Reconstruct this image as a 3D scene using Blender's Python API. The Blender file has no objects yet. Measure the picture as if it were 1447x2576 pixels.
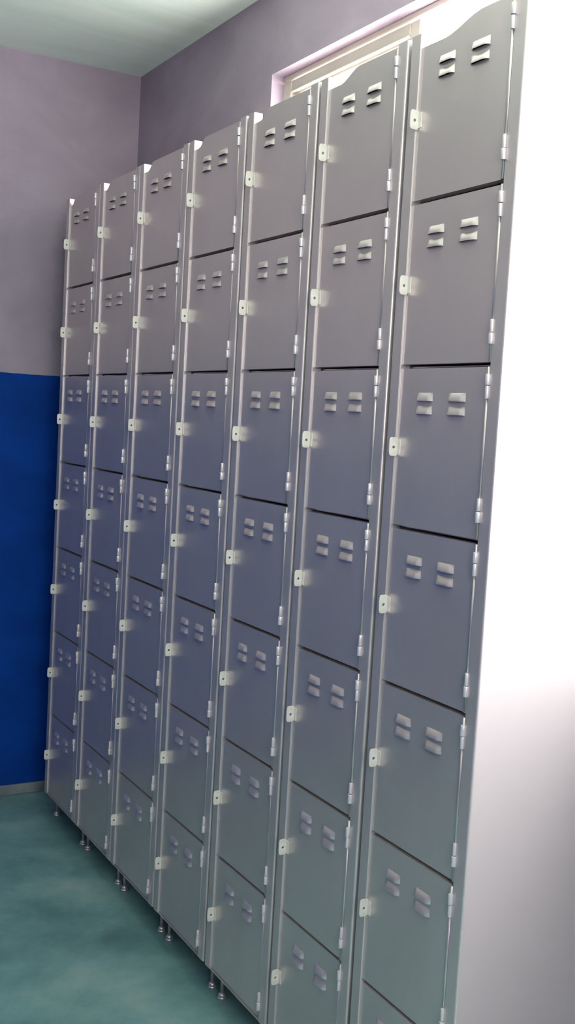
import bpy, bmesh, math, random
from mathutils import Vector, Matrix
random.seed(7)
SC = bpy.context.scene
COL = SC.collection

# ------------------------------------------------------------------ materials
def mat(name):
    m = bpy.data.materials.new(name); m.use_nodes = True
    nt = m.node_tree
    return m, nt, nt.nodes['Principled BSDF']

def N(nt, t, **kw):
    n = nt.nodes.new(t)
    for k, v in kw.items():
        if k in n.inputs: n.inputs[k].default_value = v
        else: setattr(n, k, v)
    return n

def objcoord(nt, scale=(1, 1, 1), world=False):
    tc = N(nt, 'ShaderNodeTexCoord'); mp = N(nt, 'ShaderNodeMapping')
    mp.inputs['Scale'].default_value = scale
    if world:
        g = N(nt, 'ShaderNodeNewGeometry'); nt.links.new(g.outputs['Position'], mp.inputs[0])
    else:
        nt.links.new(tc.outputs['Object'], mp.inputs[0])
    return mp.outputs[0]

def ramp(nt, src, stops):
    r = N(nt, 'ShaderNodeValToRGB')
    el = r.color_ramp.elements
    while len(el) > 1: el.remove(el[-1])
    el[0].position, el[0].color = stops[0][0], (*stops[0][1], 1)
    for p, c in stops[1:]:
        e = el.new(p); e.color = (*c, 1)
    nt.links.new(src, r.inputs[0])
    return r.outputs[0]

def noise(nt, vec, scale, detail=4, rough=.55, dist=0):
    n = N(nt, 'ShaderNodeTexNoise')
    n.inputs['Scale'].default_value = scale; n.inputs['Detail'].default_value = detail
    n.inputs['Roughness'].default_value = rough; n.inputs['Distortion'].default_value = dist
    nt.links.new(vec, n.inputs['Vector'])
    return n.outputs['Fac']

def bump(nt, b, src, strength, dist=.002):
    n = N(nt, 'ShaderNodeBump'); n.inputs['Strength'].default_value = strength
    n.inputs['Distance'].default_value = dist
    nt.links.new(src, n.inputs['Height']); nt.links.new(n.outputs[0], b.inputs['Normal'])

def sheet_metal(name, c0, c1, rough, metallic, streak=(2, 2, 1.2), wavy=.12):
    m, nt, b = mat(name)
    v = objcoord(nt, streak, world=True)
    f = noise(nt, v, 2, 3)
    nt.links.new(ramp(nt, f, [(.3, c0), (.7, c1)]), b.inputs['Base Color'])
    r = N(nt, 'ShaderNodeMapRange'); r.inputs['To Min'].default_value = rough - .05; r.inputs['To Max'].default_value = rough + .07
    nt.links.new(noise(nt, v, 7, 3), r.inputs['Value']); nt.links.new(r.outputs[0], b.inputs['Roughness'])
    b.inputs['Metallic'].default_value = metallic
    w = objcoord(nt, (3, 3, 1.6), world=True)
    bump(nt, b, noise(nt, w, 2.2, 1, .4), wavy, .003)
    return m

M_BODY = sheet_metal('grey_steel_paint', (.585, .52, .51), (.625, .56, .55), .38, .66)
M_DOOR = sheet_metal('grey_steel_door', (.595, .525, .51), (.645, .575, .56), .34, .69)
M_SIDE = sheet_metal('polished_side', (.48, .45, .45), (.54, .505, .505), .27, .5, (2.5, 2.5, .3), .03)

# the bare side sheet is even: plain colour, no waviness
_nt = M_SIDE.node_tree; _b = _nt.nodes['Principled BSDF']
for k in ('Normal', 'Base Color', 'Roughness'):
    for l in list(_b.inputs[k].links): _nt.links.remove(l)
_b.inputs['Base Color'].default_value = (.51, .478, .478, 1); _b.inputs['Roughness'].default_value = .28

m, nt, b = mat('hinge_steel'); M_HINGE = m
b.inputs['Base Color'].default_value = (.62, .58, .60, 1); b.inputs['Metallic'].default_value = .35; b.inputs['Roughness'].default_value = .35
m, nt, b = mat('hasp_steel'); M_HASP = m
nt.links.new(ramp(nt, noise(nt, objcoord(nt), 40, 3), [(.3, (.56, .55, .49)), (.7, (.68, .66, .60))]), b.inputs['Base Color'])
b.inputs['Metallic'].default_value = .25; b.inputs['Roughness'].default_value = .42
m, nt, b = mat('foot_steel'); M_FOOT = m
b.inputs['Base Color'].default_value = (.55, .53, .53, 1); b.inputs['Metallic'].default_value = .7; b.inputs['Roughness'].default_value = .3

def wall_mat(name, edge=1.43, dado=True):
    m, nt, b = mat(name)
    g = N(nt, 'ShaderNodeNewGeometry'); s = N(nt, 'ShaderNodeSeparateXYZ'); nt.links.new(g.outputs['Position'], s.inputs[0])
    wv = noise(nt, objcoord(nt, world=True), 6, 3)
    a = N(nt, 'ShaderNodeMath', operation='MULTIPLY_ADD'); a.inputs[1].default_value = .012; nt.links.new(wv, a.inputs[0]); nt.links.new(s.outputs['Z'], a.inputs[2])
    c = N(nt, 'ShaderNodeMath', operation='GREATER_THAN'); c.inputs[1].default_value = edge + .006; nt.links.new(a.outputs[0], c.inputs[0])
    v = objcoord(nt, (1, 1, 1.6), world=True)
    lil = ramp(nt, noise(nt, v, 3.2, 6, .6, .6), [(.25, (.27, .228, .275)), (.55, (.325, .275, .325)), (.8, (.38, .33, .37))])
    blu = ramp(nt, noise(nt, v, 4, 5), [(.3, (.0008, .030, .19)), (.7, (.0015, .044, .27))])
    mx = N(nt, 'ShaderNodeMix', data_type='RGBA')
    nt.links.new(c.outputs[0], mx.inputs['Factor']); nt.links.new(blu, mx.inputs['A']); nt.links.new(lil, mx.inputs['B'])
    nt.links.new(mx.outputs['Result'], b.inputs['Base Color'])
    if not dado: nt.links.new(lil, b.inputs['Base Color'])
    b.inputs['Roughness'].default_value = .6
    b.inputs['Specular IOR Level'].default_value = .08
    bump(nt, b, noise(nt, v, 26, 6, .65), .35, .004)
    return m
M_WALL = wall_mat('two_tone_wall_paint')
M_LILAC = wall_mat('lilac_wall_paint', dado=False)

m, nt, b = mat('ceiling_concrete'); M_CEIL = m
v = objcoord(nt, (2.6, .6, 1), world=True)
nt.links.new(ramp(nt, noise(nt, v, 2.5, 7, .6, .8), [(.3, (.68, .82, .70)), (.5, (.76, .88, .77)), (.72, (.82, .93, .83))]), b.inputs['Base Color'])
b.inputs['Roughness'].default_value = .8
bump(nt, b, noise(nt, v, 6, 5), .35, .006)

m, nt, b = mat('green_floor'); M_FLOOR = m
v = objcoord(nt, world=True)
nt.links.new(ramp(nt, noise(nt, v, 2.7, 7, .66, .15), [(.3, (.055, .115, .125)), (.45, (.10, .205, .21)), (.58, (.155, .285, .28)), (.75, (.27, .37, .34))]), b.inputs['Base Color'])
r = N(nt, 'ShaderNodeMapRange'); r.inputs['To Min'].default_value = .22; r.inputs['To Max'].default_value = .5
nt.links.new(noise(nt, v, 3.5, 4), r.inputs['Value']); nt.links.new(r.outputs[0], b.inputs['Roughness'])
bump(nt, b, noise(nt, v, 12, 4), .2, .003)

m, nt, b = mat('base_cement'); M_BASE = m
nt.links.new(ramp(nt, noise(nt, objcoord(nt, world=True), 12, 4), [(.3, (.10, .13, .14)), (.7, (.20, .22, .23))]), b.inputs['Base Color'])
b.inputs['Roughness'].default_value = .5

m, nt, b = mat('cream_window_frame'); M_CREAM = m
nt.links.new(ramp(nt, noise(nt, objcoord(nt, world=True), 9, 3), [(.3, (.44, .405, .34)), (.7, (.50, .465, .40))]), b.inputs['Base Color'])
b.inputs['Roughness'].default_value = .4

m, nt, b = mat('window_pane'); M_GLASS = m
out = nt.nodes['Material Output']; nt.nodes.remove(b)
tr = N(nt, 'ShaderNodeBsdfTransparent'); gl = N(nt, 'ShaderNodeBsdfGlossy', Roughness=.05); fr = N(nt, 'ShaderNodeFresnel', IOR=1.45)
mx = N(nt, 'ShaderNodeMixShader')
gg = N(nt, 'ShaderNodeNewGeometry'); ml = N(nt, 'ShaderNodeMath', operation='MULTIPLY'); iv = N(nt, 'ShaderNodeMath', operation='SUBTRACT')
iv.inputs[0].default_value = 1; nt.links.new(gg.outputs['Backfacing'], iv.inputs[1])      # reflect once, at the face the ray enters
nt.links.new(fr.outputs[0], ml.inputs[0]); nt.links.new(iv.outputs[0], ml.inputs[1])
nt.links.new(ml.outputs[0], mx.inputs[0]); nt.links.new(tr.outputs[0], mx.inputs[1]); nt.links.new(gl.outputs[0], mx.inputs[2])
nt.links.new(mx.outputs[0], out.inputs['Surface'])

# ------------------------------------------------------------------ mesh helpers
def box(bm, x0, x1, y0, y1, z0, z1):
    vs = [bm.verts.new(p) for p in ((x0,y0,z0),(x1,y0,z0),(x1,y1,z0),(x0,y1,z0),(x0,y0,z1),(x1,y0,z1),(x1,y1,z1),(x0,y1,z1))]
    return [bm.faces.new([vs[i] for i in f]) for f in ((3,2,1,0),(4,5,6,7),(0,1,5,4),(1,2,6,5),(2,3,7,6),(3,0,4,7))]

def cyl(bm, x, y, z0, z1, r0, r1=None, n=20):
    r1 = r0 if r1 is None else r1
    a = [bm.verts.new((x+r0*math.cos(2*math.pi*i/n), y+r0*math.sin(2*math.pi*i/n), z0)) for i in range(n)]
    c = [bm.verts.new((x+r1*math.cos(2*math.pi*i/n), y+r1*math.sin(2*math.pi*i/n), z1)) for i in range(n)]
    for i in range(n):
        f = bm.faces.new((a[i], a[(i+1) % n], c[(i+1) % n], c[i])); f.smooth = True
    bm.faces.new(a[::-1]); bm.faces.new(c)

def make(name, bm, mats, parent=None, loc=(0, 0, 0), bevel=0, seg=2):
    me = bpy.data.meshes.new(name); bm.normal_update(); bm.to_mesh(me); bm.free()
    for mt in (mats if isinstance(mats, (list, tuple)) else [mats]): me.materials.append(mt)
    o = bpy.data.objects.new(name, me); COL.objects.link(o); o.location = loc
    if parent: o.parent = parent
    if bevel:
        md = o.modifiers.new('bevel', 'BEVEL'); md.width = bevel; md.segments = seg; md.limit_method = 'ANGLE'; md.angle_limit = math.radians(50)
        md.harden_normals = False
    return o

def structure(o):
    o['kind'] = 'structure'; return o

# ------------------------------------------------------------------ room shell
XL, XR, YB, YF, ZC = -.25, 4.7, .31, -3.3, 2.46
T, TB = .15, .066
WX0, WX1, WZ0, WZ1 = .70, 3.35, .93, 2.237          # window opening in the back wall
DY0, DY1, DZ0, DZ = -1.7, -.5, 1.3, 2.2             # second window, in the right wall

bm = bmesh.new(); box(bm, XL-T, XR+T, YF-T, YB+T, -.1, 0)
structure(make('floor', bm, M_FLOOR))
bm = bmesh.new(); box(bm, XL-T, XR+T, YF-T, YB+T, ZC, ZC+.12)
structure(make('ceiling', bm, M_CEIL))
bm = bmesh.new(); box(bm, XL-T, XL, YF-T, YB+T, 0, ZC)
structure(make('wall_left', bm, M_WALL))
bm = bmesh.new()
xs = [XL, WX0, WX1, XR]; zs = [0, WZ0, WZ1, ZC]
for i in range(3):
    for k in range(3):
        if (i, k) != (1, 1): box(bm, xs[i], xs[i+1], YB, YB+TB, zs[k], zs[k+1])
bmesh.ops.remove_doubles(bm, verts=bm.verts, dist=1e-5)
structure(make('wall_back', bm, M_LILAC))
bm = bmesh.new(); box(bm, XL, XR, YF-T, YF, 0, ZC)
structure(make('wall_front', bm, M_WALL))
bm = bmesh.new()
box(bm, XR, XR+T, YF-T, DY0, 0, ZC); box(bm, XR, XR+T, DY1, YB+T, 0, ZC); box(bm, XR, XR+T, DY0, DY1, DZ, ZC); box(bm, XR, XR+T, DY0, DY1, 0, DZ0)
structure(make('wall_right', bm, M_WALL))
bm = bmesh.new()
for q in ((DY0, DY1, DZ0, DZ0+.04), (DY0, DY1, DZ-.04, DZ), (DY0, DY0+.04, DZ0+.04, DZ-.04), (DY1-.04, DY1, DZ0+.04, DZ-.04), (-1.12, -1.08, DZ0+.04, DZ-.04)):
    box(bm, XR+.05, XR+.09, q[0], q[1], q[2], q[3])
win2 = structure(make('window_2', bm, M_CREAM, bevel=.003))
bm = bmesh.new(); box(bm, XR+.068, XR+.072, DY0+.03, DY1-.03, DZ0+.03, DZ-.03)
make('window_pane', bm, M_GLASS, parent=win2)
bm = bmesh.new(); box(bm, XL, XL+.012, YF, YB, 0, .035)
structure(make('baseboard_left', bm, M_BASE, bevel=.003))

# window: cream outer frame, one sliding sash at the left, fixed panes at the right
bm = bmesh.new()
FY0, FY1 = YB+.036, YB+.060
box(bm, WX0, WX1, FY0, FY1, WZ1-.014, WZ1); box(bm, WX0, WX1, FY0, FY1, WZ0, WZ0+.05)
box(bm, WX0, WX0+.042, FY0, FY1, WZ0+.05, WZ1-.018); box(bm, WX1-.042, WX1, FY0, FY1, WZ0+.05, WZ1-.018)
box(bm, WX0+.042, 1.27, FY0+.002, FY0+.012, WZ1-.0445, WZ1-.018); box(bm, WX0+.042, 1.27, FY0-.002, FY0+.012, WZ1-.049, WZ1-.0445)
for xx in (1.27, 2.35): box(bm, xx, xx+.035, FY0+.004, FY1, WZ0+.05, WZ1-.018)
win = structure(make('window_1', bm, M_CREAM, bevel=.003))
bm = bmesh.new()
SY0, SY1 = YB+.047, YB+.058
a, c = WX0+.042, 1.27
box(bm, a, c, SY0, SY1, WZ1-.055, WZ1-.018); box(bm, a, c, SY0, SY1, WZ0+.05, WZ0+.09)
box(bm, a, a+.03, SY0, SY1, WZ0+.09, WZ1-.055); box(bm, c-.03, c, SY0, SY1, WZ0+.09, WZ1-.055)
make('window_sash', bm, M_CREAM, parent=win, bevel=.002)
bm = bmesh.new(); box(bm, WX0+.04, WX1-.04, YB+.0495, YB+.0525, WZ0+.05, WZ1-.018)
make('window_pane', bm, M_GLASS, parent=win)

# ------------------------------------------------------------------ lockers
STRIP = [0.0, .3047, .6075, .9195, 1.2210, 1.5195, 1.8095]     # x of the left edge of each column's doors
GAP = [.002, .002, .006, .008, .0085, .009]
Z0, P = 1.83, .27                                             # hasp height of the top door, door pitch
TOP, BOT, DEPTH = Z0+.14, .080, .27
ST = .028                                                     # width of a frame post
FRONT = -.0038                                                # front of the posts; door skins sit at y = 0

DIPW = [.05, .05, .055, .055, .06, .10, .155]
def dip(x, w):
    """height of the top edge above the frame reference, sagging near the left corner"""
    if x > w: return 0
    t = x / w
    return -.020 * (1 if t < .35 else .5*(1+math.cos(math.pi*(t-.35)/.65)))

LOUV_X = [(.050, .089), (.132, .173)]
LOUV_Z = [.079, .0575]            # height of the mouth of each louvre above the hasp

def door_mesh(width, first, w, last=False):
    """door skin with folded edges, four punched louvres; origin at the hasp, x from the left edge"""
    bm = bmesh.new()
    zt, zb = P/2-.0035, -P/2+.0035
    if last: zb = -P/2+.0095
    xs = [0, .004] + [v for ab in LOUV_X for v in ab] + [width-.004, width]
    xs = sorted(xs); mid = []
    for i in range(len(xs)-1):
        n = max(1, round((xs[i+1]-xs[i])/.012)); mid += [xs[i]+(xs[i+1]-xs[i])*j/n for j in range(n)]
    xs = mid+[xs[-1]]
    zs = [zb, 0, LOUV_Z[1], LOUV_Z[1]+.006, LOUV_Z[0], LOUV_Z[0]+.006, .105, zt]
    V = {}
    def vert(i, k, y):
        key = (i, k, y)
        if key not in V:
            z = zs[k]
            if first and k == len(zs)-1: z = .1375 + dip(xs[i]+.0, w)
            V[key] = bm.verts.new((xs[i], y, z))
        return V[key]
    holes = lambda x, z: any(a <= x <= b for a, b in LOUV_X) and any(q < z < q+.006 for q in LOUV_Z)
    for i in range(len(xs)-1):
        for k in range(len(zs)-1):
            if holes((xs[i]+xs[i+1])/2, (zs[k]+zs[k+1])/2): continue
            bm.faces.new((vert(i, k, 0), vert(i+1, k, 0), vert(i+1, k+1, 0), vert(i, k+1, 0)))
    # folded returns all round
    nx, nz = len(xs)-1, len(zs)-1
    D = .016
    for i in range(nx):
        bm.faces.new((vert(i, nz, 0), vert(i+1, nz, 0), vert(i+1, nz, D), vert(i, nz, D)))
        bm.faces.new((vert(i, 0, D), vert(i+1, 0, D), vert(i+1, 0, 0), vert(i, 0, 0)))
    for k in range(nz):
        bm.faces.new((vert(0, k, 0), vert(0, k+1, 0), vert(0, k+1, D), vert(0, k, D)))
        bm.faces.new((vert(nx, k, D), vert(nx, k+1, D), vert(nx, k+1, 0), vert(nx, k, 0)))
    # louvre hoods
    for a, b in LOUV_X:
        for q in LOUV_Z:
            nu, nv = 14, 8
            g = []
            for v in range(nv+1):
                row = []
                for u in range(nu+1):
                    uu, vv = u/nu, v/nv
                    ex = min(1, min(uu, 1-uu)/.22); ex = math.sin(ex*math.pi/2)**.8 if ex > 0 else 0
                    h = .0062*ex*(math.sin((1-vv)*math.pi/2))**.9 + .0002
                    row.append(bm.verts.new((a-.001+(b-a+.002)*uu, -h, q-.001+.0135*vv)))
                g.append(row)
            for v in range(nv):
                for u in range(nu):
                    f = bm.faces.new((g[v][u], g[v][u+1], g[v+1][u+1], g[v+1][u])); f.smooth = True
    # rounded bead of the fold at the hinge edge
    n = 8
    x0, x1 = width-.0065, width-.0005
    pts = [(x0+(x1-x0)*(1-math.cos(math.pi*i/n))/2, -.0036*math.sin(math.pi*i/n)) for i in range(n+1)]
    zt2 = .134 if first else zt
    lo = [bm.verts.new((x, y, zb)) for x, y in pts]; hi = [bm.verts.new((x, y, zt2)) for x, y in pts]
    for i in range(n):
        f = bm.faces.new((lo[i], lo[i+1], hi[i+1], hi[i])); f.smooth = True
    bm.faces.new(lo[::-1]); bm.faces.new(hi)
    return bm

def hinge_mesh(flip):
    """knuckle pair on a thin leaf; origin at the hinge centre on the door edge"""
    bm = bmesh.new()
    h = .0185
    big, small = ((0.002, h), (-h, 0.001))
    if flip: big, small = ((-h, -.002), (-.001, h))
    cyl(bm, .0, -.0058, big[0], big[1], .0040)
    cyl(bm, -.0006, -.0052, small[0], small[1], .0031)
    box(bm, -.004, .0065, -.0022, .0008, -h+.001, h-.001)
    return bm

def hasp_mesh():
    """upright padlock eye that sticks out of the door edge: rounded plate with a round hole"""
    bm = bmesh.new()
    y0, y1, z0, z1, r, t = -.0175, .0005, -.0160, .0160, .0045, .0022
    cy, cz, rh = -.0085, -.001, .0026
    per = []
    n = 32
    for i in range(n):
        a = 2*math.pi*i/n
        dy, dz = math.cos(a), math.sin(a)
        # superellipse outline gives the rounded corners
        e = 5.0
        s = (abs(dy)**e + abs(dz)**e)**(-1/e)
        yy, zz = dy*s, dz*s
        my, mz = (y0+y1)/2, (z0+z1)/2
        per.append((my+yy*(y1-y0)/2, mz+zz*(z1-z0)/2, cy+rh*dy, cz+rh*dz))
    A = [[bm.verts.new((x, p[0], p[1])) for p in per] for x in (0, t)]
    B = [[bm.verts.new((x, p[2], p[3])) for p in per] for x in (0, t)]
    for i in range(n):
        j = (i+1) % n
        bm.faces.new((A[1][i], A[1][j], B[1][j], B[1][i]))
        bm.faces.new((B[0][i], B[0][j], A[0][j], A[0][i]))
        bm.faces.new((A[0][i], A[0][j], A[1][j], A[1][i]))
        bm.faces.new((B[1][i], B[1][j], B[0][j], B[0][i]))
    # folded tongue that lies on the door skin
    box(bm, t, .010, -.0012, .0002, -.013, .0125)
    return bm

def body_mesh(W, w):
    """open-fronted carcass: posts, sides, back, shelves, sunk top sheet, floor pan"""
    bm = bmesh.new()
    ft = .0012
    # folded posts (rounded outer corner) left and right
    def post(x0, x1, out_left):
        r = .004
        pts = []
        if out_left:
            for i in range(5):
                a = math.pi + (math.pi/2)*i/4
                pts.append((x0+r+r*math.cos(a), FRONT+r+r*math.sin(a)))
            pts += [(x1-.0012, FRONT), (x1, FRONT+.0012), (x1, .0165)]
            pts = [(x0, DEPTH)] + pts
        else:
            pts = [(x0, .0165), (x0, FRONT+.001), (x0+.001, FRONT)]
            for i in range(5):
                a = -math.pi/2 + (math.pi/2)*i/4
                pts.append((x1-r+r*math.cos(a), FRONT+r+r*math.sin(a)))
            pts.append((x1, DEPTH))
        lo = [bm.verts.new((x, y, BOT)) for x, y in pts]; hi = [bm.verts.new((x, y, TOP)) for x, y in pts]
        for i in range(len(pts)-1):
            bm.faces.new((lo[i], lo[i+1], hi[i+1], hi[i]))
        # inner skin
        q = [(x + (ft if out_left else -ft)*(1 if i in (0,) and out_left else 0), y) for i, (x, y) in enumerate(pts)]
        if out_left:
            inn = [(x0+ft, DEPTH), (x0+ft, FRONT+.004), (x0+.004, FRONT+ft), (x1-ft, FRONT+ft), (x1-ft, .0165)]
        else:
            inn = [(x0+ft, .0165), (x0+ft, FRONT+ft), (x1-.004, FRONT+ft), (x1-ft, FRONT+.004), (x1-ft, DEPTH)]
        lo = [bm.verts.new((x, y, BOT)) for x, y in inn]; hi = [bm.verts.new((x, y, TOP)) for x, y in inn]
        for i in range(len(inn)-1):
            bm.faces.new((hi[i], hi[i+1], lo[i+1], lo[i]))
    post(0, ST, True); post(W-ST, W, False)
    box(bm, .0013, W-.0013, DEPTH-.0012, DEPTH, BOT, TOP-.004)
    box(bm, .0013, W-.0013, .012, DEPTH-.0012, TOP-.026, TOP-.0248)         # sunk top sheet
    zb = Z0-6.5*P
    box(bm, .0013, W-.0013, FRONT+.002, DEPTH-.0012, BOT+.001, BOT+.003)
    box(bm, ST-.002, W-ST+.002, FRONT+.001, FRONT+.003, BOT, zb+.0005 if zb > BOT+.002 else BOT+.003)
    for k in range(1, 7):
        z = Z0-(k-.5)*P
        box(bm, .0013, W-.0013, .020, DEPTH-.0012, z-.001, z+.001)
    return bm

LABELS = [
 'farthest grey steel locker column, right beside the blue and lilac side wall',
 'grey steel locker column second out from the blue and lilac side wall',
 'grey steel locker column, left post under the corner where the lilac walls meet',
 'middle grey steel locker column, only plain lilac wall above, just left of the window',
 'grey steel locker column hiding the lower left corner of the cream window frame',
 'second nearest grey steel locker column, wholly below the cream window frame',
 'nearest grey steel locker column, glossy pale side panel showing at its right',
]
def foot_mesh():
    bm = bmesh.new()
    cyl(bm, 0, 0, .014, BOT+.004, .0048, n=16)
    cyl(bm, 0, 0, .0, .006, .0115, n=24)
    cyl(bm, 0, 0, .006, .014, .0115, .0055, n=24)
    cyl(bm, 0, 0, .052, .060, .0100, n=6)
    return bm

me_hinge = {}
for c in range(7):
    x0 = STRIP[c]-ST
    W = (STRIP[c+1]-ST-GAP[c]-x0) if c < 6 else 2.0685-x0
    u = bpy.data.objects.new('locker', None); COL.objects.link(u)
    u.empty_display_size = .1
    u.location = (x0, 0, 0)
    u['label'] = LABELS[c]; u['category'] = 'locker'; u['group'] = 'seven-door steel locker columns in a row'
    w = DIPW[c]
    body = make('carcass', body_mesh(W, w), M_BODY, parent=u)
    # right-facing sheets and post returns get a shinier bare finish to catch window light
    body.data.materials.append(M_SIDE)
    for f in body.data.polygons:
        if f.normal.x > .99: f.material_index = 1
    dw = W-2*ST
    for k in range(7):
        z = Z0-k*P
        d = make('door', door_mesh(dw-.0012, k == 0, w, k == 6), M_DOOR, parent=u, loc=(ST+.0004, 0, z))
        d.rotation_euler = (math.radians(random.uniform(-.16, .16)), 0, math.radians(random.uniform(-.22, .22)))
        for s, dz in ((0, .1015), (1, -.0865)):
            h = make('hinge', hinge_mesh(s == 1), M_HINGE, parent=d, loc=(dw-.0012, 0, dz), bevel=.0004)
            h['label'] = 'bright bare metal hinge'
        h = make('padlock_hasp', hasp_mesh(), M_HASP, parent=d, loc=(.0004, 0, 0), bevel=.0004)
        h['label'] = 'pale metal padlock hasp with round hole'
    for fx in (.022, W-.022):
        for fy in (.035, DEPTH-.035):
            make('foot', foot_mesh(), M_FOOT, parent=u, loc=(fx, fy, 0))

# ------------------------------------------------------------------ light: daylight through the back window and an unseen right window
wd = bpy.data.worlds.new('daylight'); SC.world = wd; wd.use_nodes = True
bg = wd.node_tree.nodes['Background']
wn = wd.node_tree
tc = N(wn, 'ShaderNodeTexCoord'); sp = N(wn, 'ShaderNodeSeparateXYZ'); wn.links.new(tc.outputs['Generated'], sp.inputs[0])
mr = N(wn, 'ShaderNodeMapRange'); mr.inputs['From Min'].default_value = -.12; mr.inputs['From Max'].default_value = .04
wn.links.new(sp.outputs['Z'], mr.inputs['Value'])
# ground below the horizon brightened to lift the ceiling; overcast sky above it
wn.links.new(ramp(wn, mr.outputs[0], [(0, (1.0, .955, .94)), (1, (.74, .715, .72))]), bg.inputs['Color'])
bg.inputs['Strength'].default_value = 15.0

def portal(name, loc, rot, sx, sy):
    l = bpy.data.lights.new(name, 'AREA'); l.shape = 'RECTANGLE'; l.size = sx; l.size_y = sy
    l.cycles.is_portal = True
    o = bpy.data.objects.new(name, l); COL.objects.link(o); o.location = loc; o.rotation_euler = rot
portal('window_daylight', ((WX0+WX1)/2, YB+TB+.02, (WZ0+WZ1)/2), (math.radians(-90), 0, 0), WX1-WX0, WZ1-WZ0)
portal('right_window_daylight', (XR+T+.02, (DY0+DY1)/2, (DZ0+DZ)/2), (0, math.radians(90), 0), DZ-DZ0, DY1-DY0)

# ------------------------------------------------------------------ camera
F, CX, CY, CZ, YAW, PITCH, ROLL = 2713.43, 3.31109, -1.07304, 1.83-.50848, -1.04767842, -.08327058, .05656229
ca, sa, cb, sb, cc, sr = math.cos(YAW), math.sin(YAW), math.cos(PITCH), math.sin(PITCH), math.cos(ROLL), math.sin(ROLL)
fwd = Vector((sa*cb, ca*cb, sb)); rt = Vector((ca, -sa, 0)); up = rt.cross(fwd)
r2 = cc*rt+sr*up; u2 = -sr*rt+cc*up
cam = bpy.data.cameras.new('camera'); co = bpy.data.objects.new('camera', cam); COL.objects.link(co)
mw = Matrix((( r2.x, u2.x, -fwd.x, CX), (r2.y, u2.y, -fwd.y, CY), (r2.z, u2.z, -fwd.z, CZ), (0, 0, 0, 1)))
co.matrix_world = mw
cam.sensor_fit = 'VERTICAL'; cam.sensor_height = 36; cam.sensor_width = 36*1447/2576
cam.lens = F/2576*36; cam.clip_start = .02
SC.camera = co

SC.view_settings.view_transform = 'Standard'; SC.view_settings.look = 'None'
SC.view_settings.gamma = 1; SC.view_settings.use_curve_mapping = False
SC.view_settings.exposure = .92
SC.cycles.use_denoising = True
SC.cycles.max_bounces = 12; SC.cycles.diffuse_bounces = 8; SC.cycles.glossy_bounces = 6
SC.cycles.sample_clamp_indirect = 5; SC.cycles.sample_clamp_direct = 30
